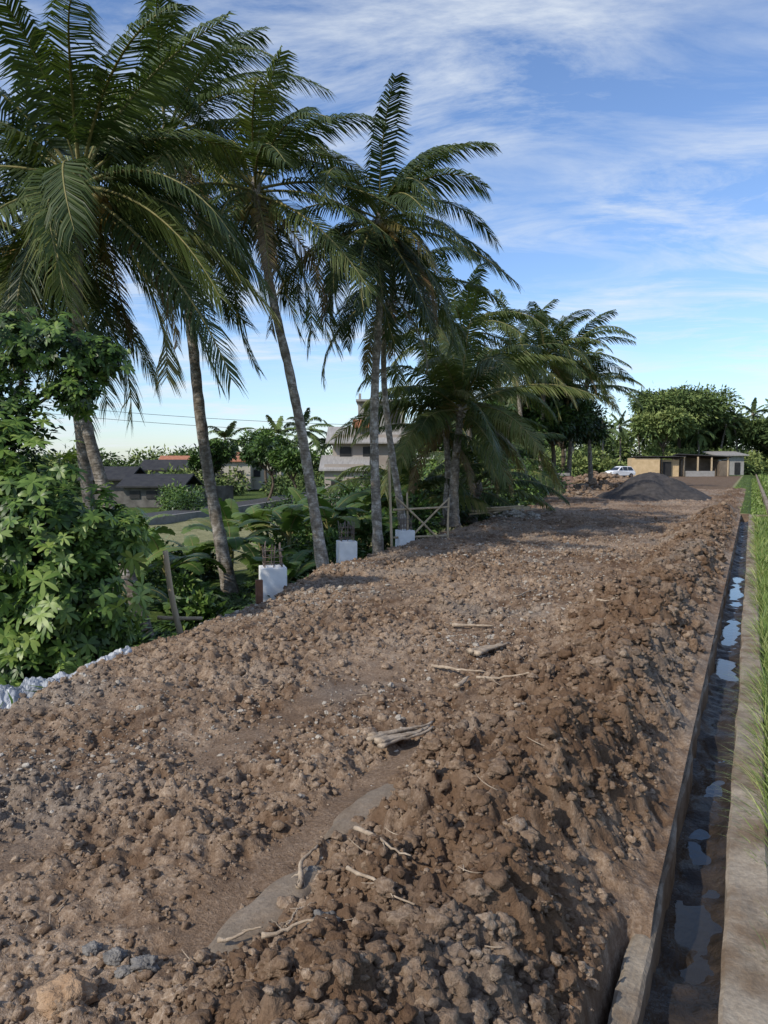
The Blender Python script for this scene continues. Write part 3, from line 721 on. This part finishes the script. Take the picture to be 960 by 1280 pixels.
# ---------- sand pile
n=140;a=np.linspace(0,2*np.pi,n,endpoint=False);q=np.linspace(0,1,60)
A,Q=np.meshgrid(a,q,indexing='ij')
Rm=1+.15*np.sin(A*2+1)+.08*np.sin(A*5)
px=16.1+3.1*Q*np.cos(A)*Rm;py=45+4.5*Q*np.sin(A)*Rm
h=1.75*np.clip(1-Q,0,1)**1.05+.45*np.exp(-(((px-14.6)/.9)**2+((py-44)/1.5)**2))
pz=-.1+np.minimum(h,1.6+.1*vn(px*2,py*2,5))+.22*fbm(px*1.6,py*1.6,4,900)*(1-Q)**.3+.12*bumps(px,py,.4,910,.5)
I=np.arange(A.size).reshape(A.shape);I2=np.vstack([I,I[:1]])
F=np.stack([I2[:-1,:-1],I2[1:,:-1],I2[1:,1:],I2[:-1,1:]],-1).reshape(-1,4)
build('dark_sand_pile',[(np.stack([px,py,pz],-1).reshape(-1,3),F,0)],[SAND],smooth=True)
def rub(name,cx,cy,rx,ry,n,sz,m):
    P=np.column_stack([cx+RNG.normal(size=n)*rx,cy+RNG.normal(size=n)*ry,np.zeros(n)]);d2=((P[:,0]-cx)/rx)**2+((P[:,1]-cy)/ry)**2
    P[:,2]=Hf(P[:,0],P[:,1])+np.exp(-d2/1.5)*sz*2.2*RNG.random(n)
    build(name,scatter(P,sz*RNG.uniform(.3,1,n),2,np.full(n,.4)),[m])
rub('soil_rubble_heap',25,88,2.6,2.5,160,.45,SOIL)
rub('soil_rubble_heap',4.9,29,.6,.5,70,.14,STONE)
rub('soil_rubble_heap',11.5,50,1.6,2,120,.22,SOIL)
rub('soil_rubble_heap',17,60,2.2,3,120,.3,SOIL)
e=empty('brick_stack');parts=[]
for i in range(4):
    for j in range(3): parts.append((*box((12.6+.5*j,56,.15+.28*i),(.46,.5,.25),.1*RNG.normal()),0))
build('bricks',parts,[simple('brick_block',(.2,.12,.09),(.34,.24,.2),3,.9,.4)],e);build('cement_cap',[(*box((13.1,56,1.25),(1.0,.6,.2)),0)],[CONCG],e)
parts=[]
for i in range(9): pole(parts,(3.6+RNG.normal()*.3,28.6+RNG.normal()*.3,.12+.03*i),(5.2+RNG.normal()*.3,29.6+RNG.normal()*.4,.15+.03*i),.03)
build('timber_offcuts',parts,[WOOD],smooth=True)
# ---------- shacks
e=empty('plywood_shack')
build('walls',[(*box((41.9,123,1.45),(4.4,3,3.0),-.1),0),(*box((46.0,123.6,1.35),(2.8,3,2.7),-.1),0)],[PLY],e)
build('roof',[(*box((44,123,3.08),(8.0,4.2,.12),-.1,-.06),0)],[ROOFD],e)
build('door_and_posts',[(*box((45.3,121.9,1.2),(1.3,.2,2.3),-.1),0),(*box((47.4,121.2,1.4),(.15,.15,2.9)),0),(*box((44.15,121.2,1.4),(.15,.15,2.9)),0)],[DARK],e)
e=empty('open_shed')
build('roof',[(*box((51.5,124,3.2),(8.5,5,.14),-.1,-.08,.05),0)],[ROOFD],e)
build('back_wall',[(*box((51.5,125.8,1.5),(7.5,.2,3)),0),(*box((54.5,123,1.3),(1.6,2.4,2.4)),0)],[simple('weathered_board',(.10,.08,.06),(.2,.16,.12),1,.9,.2)],e)
build('posts',[(*box((x,121.8,1.6),(.2,.2,3.1)),0) for x in(48,50.2,52.4,55)],[WOOD],e)
build('low_front_wall',[(*box((50.5,121.6,.45),(4.6,.2,.9)),0)],[CONCG],e)
e=empty('flat_roof_house')
build('walls',[(*box((62.5,140,1.9),(5,5,3.8)),0)],[CONCG],e);build('roof',[(*box((62.5,139.6,3.92),(6,6,.2),0,.12),0)],[ROOFG],e);build('window',[(*box((61.6,137.45,2.2),(1.4,.1,1.1)),0),(*box((63.8,137.45,1.2),(1.,.1,2.2)),0)],[DARK],e)
# ---------- car
def car(x,y,z,rz):
    e=empty('parked_car');ca,sa=math.cos(rz),math.sin(rz)
    def tf(V): V=np.asarray(V,float);return np.column_stack([x+V[:,0]*ca-V[:,1]*sa,y+V[:,0]*sa+V[:,1]*ca,z+V[:,2]])
    prof=[(-2.15,.35),(-2.2,.7),(-2.1,1.0),(-1.9,1.12),(-1.6,1.6),(-1.2,1.68),(.1,1.68),(.5,1.55),(1.1,1.1),(1.9,.98),(2.15,.8),(2.2,.45),(2.05,.3)]
    k=len(prof);V=[];ws=[.86,.9,.9,.88,.68,.66,.66,.68,.86,.84,.8,.82,.82]
    for sg in(-1,1):
        V+= [(px,sg*w,pz) for (px,pz),w in zip(prof,ws)]
    F=[[i,(i+1)%k,k+(i+1)%k,k+i] for i in range(k)]
    V=np.array(V);o=build('body',[(tf(V),[np.array(F),np.arange(k)[None,::-1],(np.arange(k)+k)[None]],0)],[simple('white_car_paint',(.72,.73,.74),(.8,.8,.8),1,.25,0,spec=.6)],e)
    bv=o.modifiers.new('b','BEVEL');bv.width=.05;bv.segments=2
    g=[]
    for sg in(-1,1):
        for q in([(-1.75,1.15),(-1.5,1.55),(-.75,1.6),(-.75,1.12)],[(-.65,1.12),(-.65,1.6),(.15,1.6),(.15,1.1)],[(.25,1.1),(.25,1.58),(.5,1.48),(.95,1.1)]):
            g.append((tf([(a,sg*(.905-.2*max(0,(b-1.1)/.55)),b) for a,b in q]),[[0,1,2,3]],0))
    g.append((tf([(.56,-.6,1.53),(.56,.6,1.53),(1.14,.74,1.13),(1.14,-.74,1.13)]),[[0,1,2,3]],0))
    g.append((tf([(-1.68,-.6,1.56),(-1.68,.6,1.56),(-1.98,.72,1.14),(-1.98,-.72,1.14)]),[[0,1,2,3]],0))
    build('windows',g,[simple('car_glass',(.02,.025,.03),(.03,.035,.04),1,.08,0,spec=.6)],e)
    wh=[];hb=[]
    for wx in(-1.35,1.35):
        for sg in(-1,1):
            P=np.array([(wx,sg*.68,.33),(wx,sg*.93,.33)]);V,Fs=tube(P,.34,18);wh.append((tf(V),Fs,0))
            P=np.array([(wx,sg*.9,.33),(wx,sg*.95,.33)]);V,Fs=tube(P,.2,12);hb.append((tf(V),Fs,0))
    build('tyres',wh,[DARK],e);build('wheel_hubs',hb,[STEEL],e)
    build('lights',[(tf(box((2.17,.6,.78),(.08,.35,.16))[0]),box((0,0,0),(1,1,1))[1],0),(tf(box((2.17,-.6,.78),(.08,.35,.16))[0]),box((0,0,0),(1,1,1))[1],0)],[CONCG],e)
car(34.4,111,.0,math.radians(205))
# ---------- houses left
def gable(x0,x1,y0,y1,z0,z1,ov=.3,th=.12):
    x0-=ov;x1+=ov;y0-=ov;y1+=ov;ym=(y0+y1)/2
    V=[(x0,y0,z0),(x1,y0,z0),(x1,y1,z0),(x0,y1,z0),(x0,ym,z1),(x1,ym,z1)]
    V+=[(a,b,c-th) for a,b,c in V]
    F4=[[0,1,5,4],[2,3,4,5],[6,10,11,7],[8,11,10,9],[0,6,7,1],[2,8,9,3],[0,4,10,6],[3,9,10,4],[1,7,11,5],[2,5,11,8]]
    return np.array(V,float),np.array(F4)
e=empty('two_storey_house')
build('walls',[(*box((-.9,62,1.6),(6.2,5,5.4)),0),(*box((-3.0,60,.4),(3.0,5,3.2)),0)],[simple('grey_brown_plaster',(.26,.22,.19),(.36,.32,.28),1,.9,.1)],e)
build('upper_storey',[(*box((-.2,62.5,5.6),(3.7,4,2.6)),0),(*box((-.2,62.3,6.98),(4.0,5,.16)),0),(*box((-1.9,60.4,7.3),(.2,.2,.5)),0),(*box((1.4,60.4,7.3),(.2,.2,.5)),0)],[CONCG],e)
V,F=gable(-4.6,-1.4,57.4,62,1.6,2.7);build('lean_roof',[(V,F,0)],[ROOFG],e)
V,F=gable(-4.2,2.3,59,64,3.7,5.0);build('main_roof',[(V,F,0)],[ROOFG],e)
V,F=gable(-2.3,-1.1,59.6,61,4.95,5.5,.15);build('tiled_canopy',[(V,F,0)],[TILE],e)
build('windows',[(*box((x,59.45,z),(.9,.1,.9)),0) for x,z in((-3,2.9),(-1.2,2.9),(.8,2.9),(1.6,1.2))]+[(*box((-3.6,57.45,.4),(.8,.1,.8)),0),(*box((-2.4,57.45,.1),(.8,.1,1.6)),0),(*box((-.8,60.45,5.8),(.8,.1,1.0)),0),(*box((.8,60.45,5.8),(.8,.1,1.0)),0)],[DARK],e)
e=empty('dark_roof_house')
WB=simple('stained_wall',(.07,.066,.06),(.17,.16,.145),1.5,.9,.3)
build('walls',[(*box((-18.2,62,-.55),(4.4,5,1.7)),0),(*box((-22.5,64,-.3),(3,4,2.2)),0)],[WB],e)
V,F=gable(-20.5,-15.8,59.2,64.8,.3,1.2);build('roof',[(V,F,0)],[ROOFD],e)
V,F=gable(-24.4,-20.8,61.5,66.5,.8,1.8);build('rear_roof',[(V,F,0)],[ROOFD],e)
build('windows',[(*box((x,59.45,-.4),(.8,.1,.6)),0) for x in(-19.5,-18.2,-16.8)],[DARK],e)
build('boundary_wall',[(*box((-14.3,62,-.55),(5,.2,1.5),.9),0)],[WB])
for (x,y,w,h,m) in [(-19,96,5,2.6,TILE),(-15,98,4,3.0,TILE),(-26,100,6,2.2,TILE),(-24,85,5,1.6,ROOFD)]:
    e=empty('village_house');build('walls',[(*box((x,y,h/2-.7),(w,4,h+1.0)),0)],[CREAM],e);V,F=gable(x-w/2,x+w/2,y-2.2,y+2.2,h-.2,h+.9);build('roof',[(V,F,0)],[m],e)
    build('windows',[(*box((x+k*w*.25,y-2.05,h*.35-.2),(.8,.1,.9)),0) for k in(-1,1)],[DARK],e)
pts=[(-24,30),(-16.2,38),(-13.5,46),(-10.8,58),(-8,78),(-5,100)]
Q=spline([(a,b,0) for a,b in pts],60);T=nrm(np.gradient(Q,axis=0));nn=np.column_stack([T[:,1],-T[:,0],T[:,2]*0])
for nm,w0,w1,z,m in(('village_road',-1.6,1.6,-1.05,ASPH),('road_kerb',1.6,1.8,-.93,CONCG),('road_edge_line',1.35,1.45,-1.044,CONCW)):
    A=Q+nn*w0;B=Q+nn*w1;A[:,2]=z;B[:,2]=z;A2=A.copy();B2=B.copy();A2[:,2]=B2[:,2]=-1.8
    V=np.stack([A2,A,B,B2],1).reshape(-1,3) if nm!='road_edge_line' else np.stack([A,B],1).reshape(-1,3)
    p=4 if nm!='road_edge_line' else 2;i=np.arange(59)[:,None]*p;j=np.arange(p-1)[None]
    F=np.stack([i+j,i+p+j,i+p+j+1,i+j+1],-1).reshape(-1,4);build(nm,[(V,F,0)],[m])
parts=[]
for dz in(0,.7):
    t=np.linspace(0,1,40);P=np.column_stack([-40+42*t,66+0*t,7.6+dz-3.0*t-1.2*4*t*(1-t)*.5]);parts.append((*tube(P,.018,4),0))
build('overhead_wire',parts,[DARK])
parts=[];pole(parts,(2,66,-1),(2,66,5.4),.12);build('utility_pole',parts,[CONCG])

# ---------- world, sun, camera
w=bpy.data.worlds.new('World');scene.world=w;w.use_nodes=True;nt=w.node_tree
bg=nt.nodes['Background'];bg.inputs['Strength'].default_value=.15
sky=N(nt,'ShaderNodeTexSky',sky_type='NISHITA');sky.sun_disc=False
SE=math.radians(37);AZ=math.atan2(-.74,-.67)
sky.sun_elevation=SE;sky.sun_rotation=AZ;sky.air_density=1.0;sky.dust_density=.5;sky.ozone_density=2.5
tc=N(nt,'ShaderNodeTexCoord');sep=N(nt,'ShaderNodeSeparateXYZ');nt.links.new(tc.outputs['Generated'],sep.inputs[0])
zc=mth(nt,'ADD',mth(nt,'MAXIMUM',sep.outputs[2],0.0),.10)
cx=mth(nt,'DIVIDE',sep.outputs[0],zc);cy=mth(nt,'DIVIDE',sep.outputs[1],zc)
cmb=N(nt,'ShaderNodeCombineXYZ');nt.links.new(cx,cmb.inputs[0]);nt.links.new(cy,cmb.inputs[1])
def cl(scale,sc,rot,st,det=7,dist=.6,rg=.6,loc=(0,0,0)):
    mp=N(nt,'ShaderNodeMapping');mp.inputs['Scale'].default_value=sc;mp.inputs['Rotation'].default_value=(0,0,rot);mp.inputs['Location'].default_value=loc
    nt.links.new(cmb.outputs[0],mp.inputs[0]);n=N(nt,'ShaderNodeTexNoise');n.inputs['Scale'].default_value=scale;n.inputs['Detail'].default_value=det;n.inputs['Roughness'].default_value=rg;n.inputs['Distortion'].default_value=dist
    nt.links.new(mp.outputs[0],n.inputs['Vector']);return ramp(nt,n.outputs['Fac'],st)
c1=cl(2.0,(.6,1.25,1),.5,[(.44,0.),(.68,1.)],9,.7,.66,(2.3,.7,0));c2=cl(.8,(1,1,1),0,[(.36,.2),(.54,1.)],3,.3,.5,(.4,1.9,0))
m_=mth(nt,'MULTIPLY',mth(nt,'MULTIPLY',c1,c2),.85)
skc=mix(nt,1,sky.outputs[0],(1.0,1.08,1.24),'MULTIPLY')
col=mix(nt,m_,skc,(5.6,6.0,6.4))
nt.links.new(col,bg.inputs['Color'])
sd=bpy.data.lights.new('sun','SUN');sd.energy=3.9;sd.angle=math.radians(.6);sd.color=(1,.92,.80)
so=bpy.data.objects.new('sun',sd);scene.collection.objects.link(so)
dv=Vector((math.sin(AZ)*math.cos(SE),math.cos(AZ)*math.cos(SE),math.sin(SE)))
so.rotation_euler=dv.to_track_quat('Z','Y').to_euler();so.location=(0,0,50)
cd=bpy.data.cameras.new('camera');co=bpy.data.objects.new('camera',cd);scene.collection.objects.link(co)
cd.sensor_fit='VERTICAL';cd.sensor_height=36;cd.lens=36*950/1280;cd.clip_end=5000;cd.clip_start=.05
co.location=(0,0,2.0);co.rotation_euler=(math.radians(90-3.61),0,0);scene.camera=co
scene.view_settings.view_transform='Standard';scene.view_settings.look='None';scene.view_settings.exposure=0
